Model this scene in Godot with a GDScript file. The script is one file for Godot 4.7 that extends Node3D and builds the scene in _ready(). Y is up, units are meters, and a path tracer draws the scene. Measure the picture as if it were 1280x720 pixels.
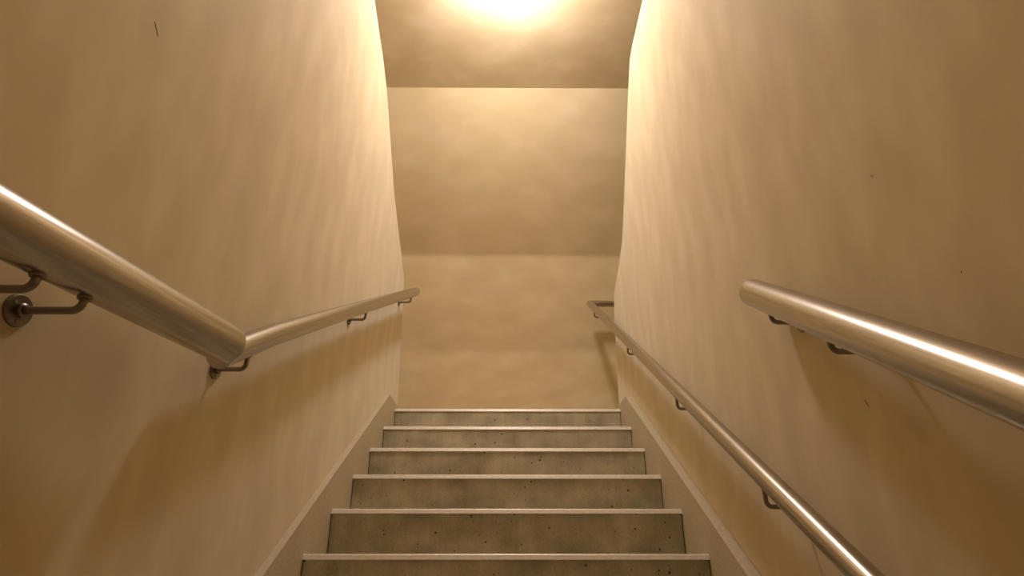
extends Node3D
# A concrete stair between two plastered walls, seen from the landing at its foot. Metres; the eye is at (0, EYE, 0) and looks along -z.
const EYE := 0.66
const WALL := 0.75
var M := {}

func _ready() -> void:
	# --- camera, surroundings, exposure
	var cam := Camera3D.new()
	cam.name = "camera"
	cam.fov = 53.13
	cam.near = 0.02
	cam.position = Vector3(0, EYE, 0)
	cam.rotation = Vector3(deg_to_rad(25.28), deg_to_rad(-0.32), 0)
	add_child(cam)
	cam.current = true
	var e := Environment.new()
	e.background_mode = Environment.BG_COLOR
	e.background_color = Color.BLACK
	e.tonemap_mode = Environment.TONE_MAPPER_LINEAR
	e.tonemap_exposure = 0.99
	e.sdfgi_enabled = true
	e.ssao_enabled = true
	e.ssil_enabled = true
	var we := WorldEnvironment.new()
	we.name = "surroundings"
	we.environment = e
	add_child(we)
	make_materials()
	build_lamp(Vector3(0.0, TOP, 2.31))
	build_shell()
	build_stairs()
	build_rails()

# ---------------------------------------------------------------- helpers
# x to the right, height above the eye, distance in front of the eye
func P(x: float, up: float, z: float) -> Vector3:
	return Vector3(x, up + EYE, -z)

func mesh_of(st: SurfaceTool, called: String, mat: Material, parent: Node) -> MeshInstance3D:
	st.index()
	var o := MeshInstance3D.new()
	o.name = called
	o.mesh = st.commit()
	o.material_override = mat
	o.cast_shadow = GeometryInstance3D.SHADOW_CASTING_SETTING_ON
	parent.add_child(o, true)
	return o

func start() -> SurfaceTool:
	var st := SurfaceTool.new()
	st.begin(Mesh.PRIMITIVE_TRIANGLES)
	return st

func tri(st: SurfaceTool, v: Array, n: Array, uv: Array = []) -> void:
	# clockwise seen from the side the normals point to
	var mean: Vector3 = n[0] + n[1] + n[2]
	var order := [0, 1, 2]
	if (v[1] - v[0]).cross(v[2] - v[0]).dot(mean) > 0.0:
		order = [0, 2, 1]
	for i in order:
		st.set_normal(n[i])
		st.set_uv(uv[i] if uv.size() else Vector2.ZERO)
		st.add_vertex(v[i])

func quad(st: SurfaceTool, a: Vector3, b: Vector3, c: Vector3, d: Vector3, n: Vector3, uv: Array = []) -> void:
	tri(st, [a, b, c], [n, n, n], [uv[0], uv[1], uv[2]] if uv.size() else [])
	tri(st, [a, c, d], [n, n, n], [uv[0], uv[2], uv[3]] if uv.size() else [])

# a profile of (distance, height) points carried along x
func prism(st: SurfaceTool, pts: PackedVector2Array, x0: float, x1: float, origin: Vector3 = Vector3.ZERO) -> void:
	var idx := Geometry2D.triangulate_polygon(pts)
	for s in [[x0, -1.0], [x1, 1.0]]:
		var nn := Vector3(s[1] * signf(x1 - x0), 0, 0)
		for i in range(0, idx.size(), 3):
			var v := []
			for j in 3:
				v.append(P(s[0], pts[idx[i + j]].y, pts[idx[i + j]].x) - origin)
			tri(st, v, [nn, nn, nn])
	var turn := 1.0 if Geometry2D.is_polygon_clockwise(pts) else -1.0
	for i in pts.size():
		var a := pts[i]
		var b := pts[(i + 1) % pts.size()]
		var t := b - a
		var n := Vector3(0, t.x * turn, t.y * turn).normalized()
		quad(st, P(x0, a.y, a.x) - origin, P(x1, a.y, a.x) - origin, P(x1, b.y, b.x) - origin, P(x0, b.y, b.x) - origin, n)

func box(st: SurfaceTool, lo: Vector3, hi: Vector3, c: float = 0.0) -> void:
	# a box with its edges chamfered by c
	var mid := (lo + hi) / 2
	var h := (hi - lo) / 2
	for ax in 3:
		var u := (ax + 1) % 3
		var w := (ax + 2) % 3
		for s in [-1.0, 1.0]:
			var n := Vector3.ZERO
			n[ax] = s
			var q := []
			for k in [[-1, -1], [1, -1], [1, 1], [-1, 1]]:
				var v := Vector3.ZERO
				v[ax] = s * h[ax]
				v[u] = k[0] * (h[u] - c)
				v[w] = k[1] * (h[w] - c)
				q.append(mid + v)
			quad(st, q[0], q[1], q[2], q[3], n)
			if c > 0.0:
				for s2 in [-1.0, 1.0]:
					var n2 := Vector3.ZERO
					n2[ax] = s
					n2[u] = s2
					var r := []
					for k in [[0, -1], [0, 1], [1, 1], [1, -1]]:
						var v := Vector3.ZERO
						v[ax] = s * (h[ax] - c * k[0])
						v[u] = s2 * (h[u] - c * (1 - k[0]))
						v[w] = k[1] * (h[w] - c)
						r.append(mid + v)
					quad(st, r[0], r[1], r[2], r[3], n2.normalized())
	if c > 0.0:
		for sx in [-1.0, 1.0]:
			for sy in [-1.0, 1.0]:
				for sz in [-1.0, 1.0]:
					var s3 := Vector3(sx, sy, sz)
					var v := []
					for ax in 3:
						var p := h - Vector3(c, c, c)
						p[ax] = h[ax]
						v.append(mid + p * s3)
					var n3 := s3.normalized()
					tri(st, v, [n3, n3, n3])

# the corner b of a profile between a and c, rounded off over the length k
func rounded(a: Vector2, b: Vector2, c: Vector2, k: float) -> PackedVector2Array:
	var out := PackedVector2Array()
	var p := b + (a - b).normalized() * k
	var q := b + (c - b).normalized() * k
	for i in 7:
		var t := i / 6.0
		out.append(p.lerp(b, t).lerp(b.lerp(q, t), t))
	return out

# a round tube along a path, mitred at the corners; r0 may be rounded off at the ends by c
func tube(st: SurfaceTool, path: Array, r: float, sides: int = 32, cap: float = 0.003) -> void:
	var n := path.size()
	var side := Vector3.UP.cross((path[1] - path[0]).normalized())
	if side.length() < 0.1:
		side = Vector3.RIGHT
	side = side.normalized()
	var rings := []   # each: [points, normals, v]
	var along := 0.0
	for i in n:
		var din: Vector3 = (path[i] - path[maxi(i - 1, 0)]).normalized() if i > 0 else (path[1] - path[0]).normalized()
		var dout: Vector3 = (path[mini(i + 1, n - 1)] - path[i]).normalized() if i < n - 1 else din
		if i > 0:
			along += (path[i] - path[i - 1]).length()
		var plane: Vector3 = (din + dout).normalized()
		var sharp: bool = din.dot(dout) < 0.96
		var dirs := [din, dout] if sharp else [plane]
		for d in dirs:
			side = (side - d * side.dot(d)).normalized()
			var other: Vector3 = d.cross(side)
			var pts := []
			var nor := []
			for k in sides + 1:
				var a := TAU * k / sides
				var o: Vector3 = side * cos(a) + other * sin(a)
				var q: Vector3 = path[i] + o * r
				if sharp:
					q -= d * (plane.dot(q - path[i]) / plane.dot(d))
				pts.append(q)
				nor.append(o)
			rings.append([pts, nor, along])
	# ends: a small chamfer and a flat disc
	for last in [false, true]:
		var ring: Array = rings[rings.size() - 1] if last else rings[0]
		var centre: Vector3 = path[n - 1] if last else path[0]
		var d: Vector3 = (path[n - 1] - path[n - 2]).normalized() if last else (path[0] - path[1]).normalized()
		for k in sides:
			var a: Vector3 = ring[0][k]
			var b: Vector3 = ring[0][k + 1]
			var a2: Vector3 = centre + (a - centre) * (1.0 - cap / r) + d * cap
			var b2: Vector3 = centre + (b - centre) * (1.0 - cap / r) + d * cap
			var na: Vector3 = (ring[1][k] + d).normalized()
			var nb: Vector3 = (ring[1][k + 1] + d).normalized()
			tri(st, [a, b, b2], [na, nb, nb])
			tri(st, [a, b2, a2], [na, nb, na])
			tri(st, [a2, b2, centre + d * cap], [d, d, d])
	for i in rings.size() - 1:
		var A: Array = rings[i]
		var B: Array = rings[i + 1]
		if A[2] == B[2]:
			continue
		for k in sides:
			var u0 := float(k) / sides
			var u1 := float(k + 1) / sides
			tri(st, [A[0][k], A[0][k + 1], B[0][k + 1]], [A[1][k], A[1][k + 1], B[1][k + 1]], [Vector2(u0, A[2]), Vector2(u1, A[2]), Vector2(u1, B[2])])
			tri(st, [A[0][k], B[0][k + 1], B[0][k]], [A[1][k], B[1][k + 1], B[1][k]], [Vector2(u0, A[2]), Vector2(u1, B[2]), Vector2(u0, B[2])])

# a profile of (radius, distance along the axis) turned round an axis
func lathe(st: SurfaceTool, at: Vector3, axis: Vector3, prof: Array, sides: int = 32) -> void:
	var side := axis.cross(Vector3(0.31, 0.52, 0.8)).normalized()
	var other := axis.cross(side)
	for i in prof.size() - 1:
		var a: Vector2 = prof[i]
		var b: Vector2 = prof[i + 1]
		var t := b - a
		for k in sides:
			var v := []
			var n := []
			for c in [[a, k], [a, k + 1], [b, k + 1], [b, k]]:
				var ang: float = TAU * c[1] / sides
				var o: Vector3 = side * cos(ang) + other * sin(ang)
				v.append(at + o * c[0].x + axis * c[0].y)
				n.append((o * t.y - axis * t.x).normalized())
			tri(st, [v[0], v[1], v[2]], [n[0], n[1], n[2]])
			tri(st, [v[0], v[2], v[3]], [n[0], n[2], n[3]])

func thing(called: String, label: String, category: String, at: Vector3 = Vector3.ZERO, group: String = "") -> Node3D:
	var o := Node3D.new()
	o.name = called
	o.position = at
	o.set_meta("label", label)
	o.set_meta("category", category)
	if group:
		o.set_meta("group", group)
	add_child(o, true)
	return o

func struct(st: SurfaceTool, called: String, mat: Material, label: String, category: String) -> MeshInstance3D:
	var o := mesh_of(st, called, mat, self)
	o.set_meta("kind", "structure")
	o.set_meta("label", label)
	o.set_meta("category", category)
	return o

# ---------------------------------------------------------------- materials
func noise_tex(sd: int, freq: float, oct: int, normal: bool, bump: float, stops: Array = [], warp: float = 0.0) -> NoiseTexture2D:
	var n := FastNoiseLite.new()
	n.seed = sd
	n.noise_type = FastNoiseLite.TYPE_SIMPLEX_SMOOTH
	n.frequency = freq
	n.fractal_octaves = oct
	n.fractal_gain = 0.5
	if warp > 0.0:
		n.domain_warp_enabled = true
		n.domain_warp_amplitude = warp
		n.domain_warp_frequency = freq * 0.8
	var t := NoiseTexture2D.new()
	t.width = 1024
	t.height = 1024
	t.seamless = true
	t.noise = n
	t.as_normal_map = normal
	t.bump_strength = bump
	if stops.size():
		var g := Gradient.new()
		g.offsets = PackedFloat32Array(stops[0])
		g.colors = PackedColorArray(stops[1])
		t.color_ramp = g
	return t

func plaster(sd: int, scale: Vector3, bump: float) -> StandardMaterial3D:
	var m := StandardMaterial3D.new()
	m.resource_name = "plaster"
	m.albedo_texture = noise_tex(sd, 0.006, 5, false, 0, [[0.2, 0.45, 0.62, 0.85], [Color(0.868, 0.785, 0.615), Color(0.887, 0.805, 0.635), Color(0.90, 0.82, 0.655), Color(0.92, 0.843, 0.685)]], 40.0)
	m.roughness = 0.62
	m.metallic_specular = 0.12
	m.normal_enabled = true
	m.normal_texture = noise_tex(sd + 7, 0.005, 3, true, bump, [], 60.0)
	m.normal_scale = 0.22
	m.uv1_triplanar = true
	m.uv1_world_triplanar = true
	m.uv1_scale = scale
	m.rim_enabled = true   # a rubbed, slightly dusty finish that turns pale at grazing angles
	m.rim = 0.9
	m.rim_tint = 0.0
	return m

func make_materials() -> void:
	M.wall = plaster(11, Vector3(0.8, 0.3, 0.8), 2.2)
	M.back = plaster(31, Vector3(0.35, 0.7, 0.7), 1.0)
	M.ceiling = plaster(51, Vector3(0.4, 0.6, 0.6), 1.0)
	var steel := StandardMaterial3D.new()
	steel.resource_name = "brushed_steel"
	steel.albedo_color = Color(0.76, 0.735, 0.70)
	steel.albedo_texture = noise_tex(71, 0.02, 4, false, 0, [[0.25, 0.75], [Color(0.94, 0.94, 0.94), Color(1, 1, 1)]])
	steel.uv1_scale = Vector3(5.0, 0.25, 1.0)
	steel.metallic = 1.0
	steel.roughness = 0.25
	M.steel = steel
	var dark := StandardMaterial3D.new()
	dark.resource_name = "bracket_steel"
	dark.albedo_color = Color(0.55, 0.51, 0.46)
	dark.metallic = 1.0
	dark.roughness = 0.36
	M.bracket = dark
	var stone := StandardMaterial3D.new()
	stone.resource_name = "pale_stone"
	stone.albedo_texture = noise_tex(91, 0.03, 4, false, 0, [[0.2, 0.8], [Color(0.77, 0.715, 0.61), Color(0.84, 0.79, 0.69)]])
	stone.roughness = 0.55
	stone.uv1_triplanar = true
	stone.uv1_world_triplanar = true
	stone.uv1_scale = Vector3(2, 2, 2)
	M.stone = stone
	var strip := StandardMaterial3D.new()
	strip.resource_name = "nosing_strip"
	strip.albedo_texture = noise_tex(101, 0.03, 4, false, 0, [[0.2, 0.8], [Color(0.88, 0.84, 0.77), Color(0.95, 0.92, 0.86)]])
	strip.roughness = 0.42
	strip.metallic = 0.15
	strip.uv1_triplanar = true
	strip.uv1_world_triplanar = true
	strip.uv1_scale = Vector3(1.2, 3, 3)
	M.strip = strip
	M.concrete = concrete()
	var slab := StandardMaterial3D.new()
	slab.resource_name = "landing_concrete"
	slab.albedo_texture = noise_tex(111, 0.012, 5, false, 0, [[0.2, 0.8], [Color(0.60, 0.57, 0.49), Color(0.72, 0.68, 0.59)]])
	slab.roughness = 0.7
	slab.uv1_triplanar = true
	slab.uv1_world_triplanar = true
	M.slab = slab
	var white := StandardMaterial3D.new()
	white.resource_name = "white_metal"
	white.albedo_color = Color(0.88, 0.86, 0.82)
	white.roughness = 0.4
	M.white = white
	var opal := StandardMaterial3D.new()
	opal.resource_name = "opal_glass"
	opal.albedo_color = Color(0.95, 0.92, 0.86)
	opal.roughness = 0.3
	opal.emission_enabled = true
	opal.emission = Color(1.0, 0.965, 0.965)
	opal.emission_energy_multiplier = 2.5
	M.opal = opal
	var mark := StandardMaterial3D.new()
	mark.resource_name = "scuff_mark"
	mark.albedo_color = Color(0.22, 0.16, 0.10)
	mark.roughness = 0.8
	M.mark = mark

# cast concrete with clouds, fine grain, streaks and small air holes
func concrete() -> StandardMaterial3D:
	var w := 1024
	var h := 1024
	var cloud := FastNoiseLite.new()
	cloud.seed = 5
	cloud.frequency = 0.006
	cloud.fractal_octaves = 5
	var grain := FastNoiseLite.new()
	grain.seed = 6
	grain.frequency = 0.12
	grain.fractal_octaves = 2
	var im := Image.create(w, h, false, Image.FORMAT_RGB8)
	var hi := Image.create(w, h, false, Image.FORMAT_RGB8)
	for y in h:
		for x in w:
			var v := 1.0 + 0.20 * cloud.get_noise_2d(x, y * 1.3) + 0.07 * grain.get_noise_2d(x, y) + 0.06 * cloud.get_noise_2d(x * 4.0, 900 + y * 0.4)
			im.set_pixel(x, y, Color(0.73 * v, 0.695 * v, 0.595 * v))
			var g := 0.7 + 0.05 * grain.get_noise_2d(x, y)
			hi.set_pixel(x, y, Color(g, g, g))
	var rng := RandomNumberGenerator.new()  # air holes
	rng.seed = 12
	for k in 520:
		var c := Vector2(rng.randf() * w, rng.randf() * h)
		if cloud.get_noise_2d(c.x * 1.7 + 300, c.y * 1.7) < -0.12:
			continue
		var r := 0.9 + 2.3 * pow(rng.randf(), 3.0)
		for dy in range(-4, 5):
			for dx in range(-4, 5):
				var d := Vector2(dx, dy * 1.1).length()
				if d > r + 0.6:
					continue
				var q := Vector2i(posmod(int(c.x) + dx, w), posmod(int(c.y) + dy, h))
				var s := clampf(r + 0.6 - d, 0.0, 1.0)
				im.set_pixelv(q, im.get_pixelv(q).lerp(Color(0.16, 0.13, 0.09), 0.85 * s))
				hi.set_pixelv(q, hi.get_pixelv(q).lerp(Color(0.1, 0.1, 0.1), s))
	var m := StandardMaterial3D.new()
	m.resource_name = "cast_concrete"
	m.albedo_texture = ImageTexture.create_from_image(im)
	hi.bump_map_to_normal_map(2.0)
	m.normal_enabled = true
	m.normal_texture = ImageTexture.create_from_image(hi)
	m.normal_scale = 0.7
	m.roughness = 0.6
	return m

# ---------------------------------------------------------------- the lamp
func build_lamp(at: Vector3) -> void:
	var o := thing("ceiling_lamp", "round opal glass lamp glowing on the ceiling above the stairs", "lamp", P(at.x, at.y, at.z))
	var st := start()
	lathe(st, Vector3.ZERO, Vector3.DOWN, [Vector2(0, 0), Vector2(0.195, 0), Vector2(0.2, 0.004), Vector2(0.2, 0.018), Vector2(0.19, 0.024)], 48)
	mesh_of(st, "base", M.white, o)
	st = start()
	var prof := []
	for i in 17:
		var a := PI / 2 * i / 16
		prof.append(Vector2(0.185 * cos(a), 0.024 + 0.19 * sin(a)))
	prof.insert(0, Vector2(0.0, 0.024))
	lathe(st, Vector3.ZERO, Vector3.DOWN, prof, 48)
	mesh_of(st, "lamp_shade", M.opal, o)
	var l := OmniLight3D.new()
	l.name = "lamp_light"
	l.position = Vector3(0, -0.08, 0)
	l.light_color = Color(1.0, 0.965, 0.965)
	l.light_energy = 1.92
	l.light_size = 0.13
	l.omni_range = 20
	l.omni_attenuation = 2
	l.shadow_enabled = true
	o.add_child(l)

# ---------------------------------------------------------------- walls, floors, ceiling
const TOP := 3.28
func build_shell() -> void:
	var low := -EYE - 0.12
	# the side walls: their far ends lean back towards the stair, as the soffit over the landing does
	var left := PackedVector2Array([Vector2(-1.6, low), Vector2(3.87, low), Vector2(3.87, 0.88), Vector2(3.715, 1.76), Vector2(3.69, 1.815), Vector2(3.53, 1.924), Vector2(3.317, 2.046), Vector2(3.129, 2.167), Vector2(2.73, 2.541), Vector2(2.656, 2.605), Vector2(2.507, 2.691), Vector2(2.353, 2.752), Vector2(2.208, 2.81), Vector2(1.75, TOP + 0.02), Vector2(-1.6, TOP + 0.02)])
	var right := PackedVector2Array([Vector2(-1.6, low), Vector2(3.88, low), Vector2(3.88, 0.98), Vector2(3.79, 1.571), Vector2(3.752, 1.69), Vector2(3.72, 1.725), Vector2(3.5, 1.82), Vector2(3.33, 1.912), Vector2(3.27, 1.98), Vector2(3.18, 2.10), Vector2(2.745, 2.694), Vector2(2.64, 2.825), Vector2(2.55, 2.848), Vector2(2.24, 2.86), Vector2(1.75, TOP + 0.02), Vector2(-1.6, TOP + 0.02)])
	var st := start()
	prism(st, left, -WALL, -WALL - 0.14)
	var wl := struct(st, "wall_left", M.wall, "tan plastered wall on the left with the handrail that bends upward", "wall")
	st = start()
	prism(st, right, WALL, WALL + 0.14)
	var wr := struct(st, "wall_right", M.wall, "tan plastered wall on the right carrying two sloping handrails", "wall")
	# marks on the plaster
	for s in [[wl, -WALL, 0.0, [[0.875, 1.019, 0.028, 0.845]]], [wr, WALL, 0.0, [[0.848, 0.4317, 0.004, 0.3], [0.974, 0.718, 0.009, 2.6], [1.19, 0.297, 0.02, -0.42]]]]:
		for k in s[3]:
			st = start()
			var a := P(s[1], k[1], k[0])
			var d := Vector3(0, cos(k[3]), sin(k[3])) * float(k[2]) * 0.5
			tube(st, [a - d, a, a + d], 0.0008, 6, 0.0003)
			mesh_of(st, "scratch", M.mark, s[0])
	# back wall: upright at the foot, then two slopes that lean over the landing
	var za := 4.75
	var ua := za * 0.3431
	var zb := 4.45
	var ub := zb * 0.542
	var zc := TOP / 0.9802
	st = start()
	prism(st, PackedVector2Array([Vector2(za, 0.6)]) + rounded(Vector2(za, 0.6), Vector2(za, ua), Vector2(zb, ub), 0.04) + rounded(Vector2(za, ua), Vector2(zb, ub), Vector2(zc, TOP), 0.025) + PackedVector2Array([Vector2(zc, TOP), Vector2(zc, TOP + 0.15), Vector2(za + 0.2, TOP + 0.15), Vector2(za + 0.2, 0.6)]), -1.5, 2.2)
	struct(st, "wall_back", M.back, "tan plastered end wall folding forward in sloping planes over the landing", "wall")
	st = start()
	box(st, P(-1.62, TOP, zc + 0.02), P(2.32, TOP + 0.15, -1.6))
	struct(st, "ceiling", M.ceiling, "flat tan plastered ceiling above the stairs, lit by the lamp", "ceiling")
	# upper landing
	st = start()
	box(st, P(-1.5, 0.66, za + 0.1), P(2.2, 0.868, 3.66))
	struct(st, "floor", M.stone, "upper landing floor beyond the top step", "floor")
	# lower landing where the viewer is
	st = start()
	box(st, P(-WALL - 0.1, -EYE - 0.15, 2.4), P(WALL + 0.1, -EYE, -1.6))
	struct(st, "floor", M.slab, "lower landing floor at the foot of the stairs", "floor")
	st = start()
	box(st, P(-WALL - 0.14, -EYE - 0.12, -1.5), P(WALL + 0.14, TOP + 0.1, -1.66))
	struct(st, "wall_rear", M.wall, "tan plastered wall closing the lower landing behind the viewer", "wall")
	# the sides of the upper landing and the walls that close it beside the stair
	st = start()
	box(st, P(-1.62, 0.6, za + 0.2), P(-1.5, TOP + 0.1, 1.4))
	struct(st, "wall_landing_left", M.back, "tan plastered wall at the left end of the upper landing", "wall")
	st = start()
	box(st, P(2.2, 0.6, za + 0.2), P(2.32, TOP + 0.1, 1.4))
	struct(st, "wall_landing_right", M.back, "tan plastered wall at the right end of the upper landing", "wall")
	st = start()
	box(st, P(-1.5, 0.6, 1.6), P(-WALL - 0.13, TOP + 0.01, 1.48))
	box(st, P(-1.5, 0.6, 3.7), P(-WALL - 0.13, 0.86, 1.5))
	struct(st, "wall_return_left", M.back, "tan plastered return wall beside the stair on the left", "wall")
	st = start()
	box(st, P(WALL + 0.13, 0.6, 1.6), P(2.2, TOP + 0.01, 1.48))
	box(st, P(WALL + 0.13, 0.6, 3.7), P(2.2, 0.86, 1.5))
	struct(st, "wall_return_right", M.back, "tan plastered return wall beside the stair on the right", "wall")

# ---------------------------------------------------------------- the stairs
func build_stairs() -> void:
	const GO := 0.28
	const RISE := 0.17
	var XL := -0.722
	var XR := 0.708
	var o := thing("staircase", "straight flight of grey cast concrete steps with pale nosing strips", "stairs", P(0, -EYE, 1.4))
	for k in range(-3, 6):
		var z := 2.231 + GO * k
		var u := 0.02 + RISE * k
		var v0 := 0.31 + 0.29 * k
		var st := start()
		# a block: pitted riser at the front, tread on top; the riser leans back a little under the nosing
		var a := Vector3(XL + 0.003, u - 0.0205, -(z + 0.006))
		var back := z + GO + 0.03
		var lo := u - RISE - 0.004
		var fz := z + 0.012
		var v := func(x: float, up: float, zz: float) -> Vector3: return P(x, up, zz) - o.position
		var x0 := XL + 0.004
		var x1 := XR - 0.004
		quad(st, v.call(x0, u - 0.02, a.z * -1), v.call(x1, u - 0.02, a.z * -1), v.call(x1, lo, fz), v.call(x0, lo, fz), Vector3(0, -0.04, 1).normalized(), [Vector2(0, v0), Vector2(0.95, v0), Vector2(0.95, v0 + 0.1), Vector2(0, v0 + 0.1)])
		quad(st, v.call(x0, u - 0.001, z + 0.02), v.call(x1, u - 0.001, z + 0.02), v.call(x1, u - 0.001, back), v.call(x0, u - 0.001, back), Vector3.UP, [Vector2(0, v0 + 0.3), Vector2(0.95, v0 + 0.3), Vector2(0.95, v0 + 0.5), Vector2(0, v0 + 0.5)])
		quad(st, v.call(x0, u - 0.02, z + 0.006), v.call(x1, u - 0.02, z + 0.006), v.call(x1, u - 0.001, z + 0.02), v.call(x0, u - 0.001, z + 0.02), Vector3(0, 0.3, 1).normalized(), [Vector2(0, v0), Vector2(0.95, v0), Vector2(0.95, v0 + 0.01), Vector2(0, v0 + 0.01)])
		quad(st, v.call(x0, lo, fz), v.call(x1, lo, fz), v.call(x1, lo, back), v.call(x0, lo, back), Vector3.DOWN, [Vector2(0, v0), Vector2(0.95, v0), Vector2(0.95, v0 + 0.2), Vector2(0, v0 + 0.2)])
		quad(st, v.call(x0, u - 0.001, back), v.call(x1, u - 0.001, back), v.call(x1, lo, back), v.call(x0, lo, back), Vector3(0, 0, -1), [Vector2(0, v0), Vector2(0.95, v0), Vector2(0.95, v0 + 0.1), Vector2(0, v0 + 0.1)])
		for s in [[x0, -1.0], [x1, 1.0]]:
			quad(st, v.call(s[0], u - 0.02, z + 0.006), v.call(s[0], u - 0.001, back), v.call(s[0], lo, back), v.call(s[0], lo, fz), Vector3(s[1], 0, 0), [Vector2(0, v0), Vector2(0.2, v0), Vector2(0.2, v0 + 0.1), Vector2(0, v0 + 0.1)])
		st.generate_tangents()
		var step := mesh_of(st, "step", M.concrete, o)
		st = start()
		prism(st, PackedVector2Array([Vector2(z + 0.055, u), Vector2(z + 0.011, u), Vector2(z + 0.007, u - 0.004), Vector2(z, u - 0.0185), Vector2(z, u - 0.0195), Vector2(z + 0.055, u - 0.0195)]), XL, XR, o.position)
		mesh_of(st, "nosing_strip", M.strip, step)
	# the pale stringers along both walls: sloping, then level along the landing
	for s in [[-1.0, XL, "pale stone stringer along the foot of the left wall", 0.0], [1.0, XR, "pale stone stringer along the foot of the right wall", -0.02]]:
		var st := start()
		var zt: float = 3.44
		var ut := 0.906
		var pts := PackedVector2Array()
		var dz := 2.6
		pts.append(Vector2(zt, ut + s[3] * 0.3))
		pts.append(Vector2(3.84, ut + s[3] * 0.3))
		pts.append(Vector2(3.84, 0.6))
		pts.append(Vector2(zt, 0.45))
		pts.append(Vector2(1.2, -EYE - 0.02))
		pts.append(Vector2(zt - (ut + EYE) / 0.6071, -EYE - 0.02))
		var inner: float = s[1]
		prism(st, pts, inner, s[0] * (WALL - 0.001))
		var g := thing("stringer", s[2], "stringer", Vector3.ZERO, "stone stringers beside the steps")
		mesh_of(st, "board", M.stone, g)

# ---------------------------------------------------------------- handrails
func on_path(path: Array, z: float) -> Vector3:
	for i in path.size() - 1:
		var a: Vector3 = path[i]
		var b: Vector3 = path[i + 1]
		if (-a.z <= z and z <= -b.z) or i == path.size() - 2:
			return a.lerp(b, (z + a.z) / (a.z - b.z))
	return path[0]

func handrail(called: String, label: String, path: Array, straight: int, r: float, brackets: Array, wall: float, drop: float) -> Node3D:
	var o := thing(called, label, "handrail", Vector3.ZERO)
	var st := start()
	tube(st, path, r, 40, 0.004)
	mesh_of(st, "tube", M.steel, o)
	var run := path.slice(0, straight)
	for z in brackets:
		var c := on_path(run, z)
		st = start()
		var top := c + Vector3(0, -r * 0.9, 0)
		var down := r * 0.1 + drop
		var ra := 0.006
		var arm := [top, top + Vector3(0, -down + 0.014, 0)]
		for i in range(1, 6):
			var a := PI / 2 * i / 5
			arm.append(top + Vector3(signf(wall) * 0.014 * (1.0 - cos(a)), -down + 0.014 - 0.014 * sin(a), 0))
		var foot := Vector3(wall - signf(wall) * 0.006, top.y - down, top.z)
		arm.append(foot)
		tube(st, arm, ra, 14, 0.001)
		lathe(st, c + Vector3(0, -r - 0.004, 0), Vector3.UP, [Vector2(0, 0), Vector2(0.0095, 0), Vector2(0.0105, 0.002), Vector2(0.0105, 0.006)], 16)
		var b := mesh_of(st, "bracket", M.bracket, o)
		st = start()
		lathe(st, Vector3(wall, foot.y, foot.z), Vector3(-signf(wall), 0, 0), [Vector2(0.0255, -0.004), Vector2(0.0255, 0.004), Vector2(0.0235, 0.0065), Vector2(0.011, 0.0065), Vector2(0.011, 0.012), Vector2(0.0085, 0.014), Vector2(0.0, 0.014)], 32)
		for k in 3:
			var a := TAU * (k / 3.0 + 0.08)
			lathe(st, Vector3(wall - signf(wall) * 0.0065, foot.y + 0.017 * sin(a), foot.z + 0.017 * cos(a)), Vector3(-signf(wall), 0, 0), [Vector2(0.0038, 0), Vector2(0.0034, 0.0012), Vector2(0, 0.002)], 10)
		mesh_of(st, "wall_plate", M.bracket, b)
	return o

func build_rails() -> void:
	var near := []
	# left, level along the lower landing
	handrail("handrail", "thick brushed steel handrail running level along the left wall nearest the viewer",
		[P(-0.712, 0.374, 0.10), P(-0.666, 0.400, 0.649), P(-0.622, 0.4295, 1.205)], 3, 0.043, [0.725, 0.812], -WALL, 0.022)
	# left, up the stair
	handrail("handrail", "slimmer steel handrail climbing the left wall beyond the thick level one",
		[P(-0.676, 0.43, 1.285), P(-0.670, 0.575, 1.534), P(-0.673, 1.097, 2.523), P(-0.668, 1.735, 3.74)], 4, 0.031, [1.42, 2.50, 3.58], -WALL, 0.038)
	# right, upper
	handrail("handrail", "thick brushed steel handrail sloping high on the right wall with a square cut end",
		[P(0.506, -0.196, 0.05), P(0.581, 0.169, 0.635), P(0.686, 0.679, 1.465)], 3, 0.038, [1.075, 1.365], WALL, 0.03)
	# right, lower, turning the corner onto the landing
	var a := P(0.660, -0.084, 1.097)
	var b := P(0.676, 1.934, 4.40)
	handrail("handrail", "long slim steel handrail low on the right wall, turning onto the landing",
		[a, b, b + Vector3(0.75, 0, 0)], 2, 0.0268, [1.57, 2.25, 3.08, 4.2], WALL, 0.055)
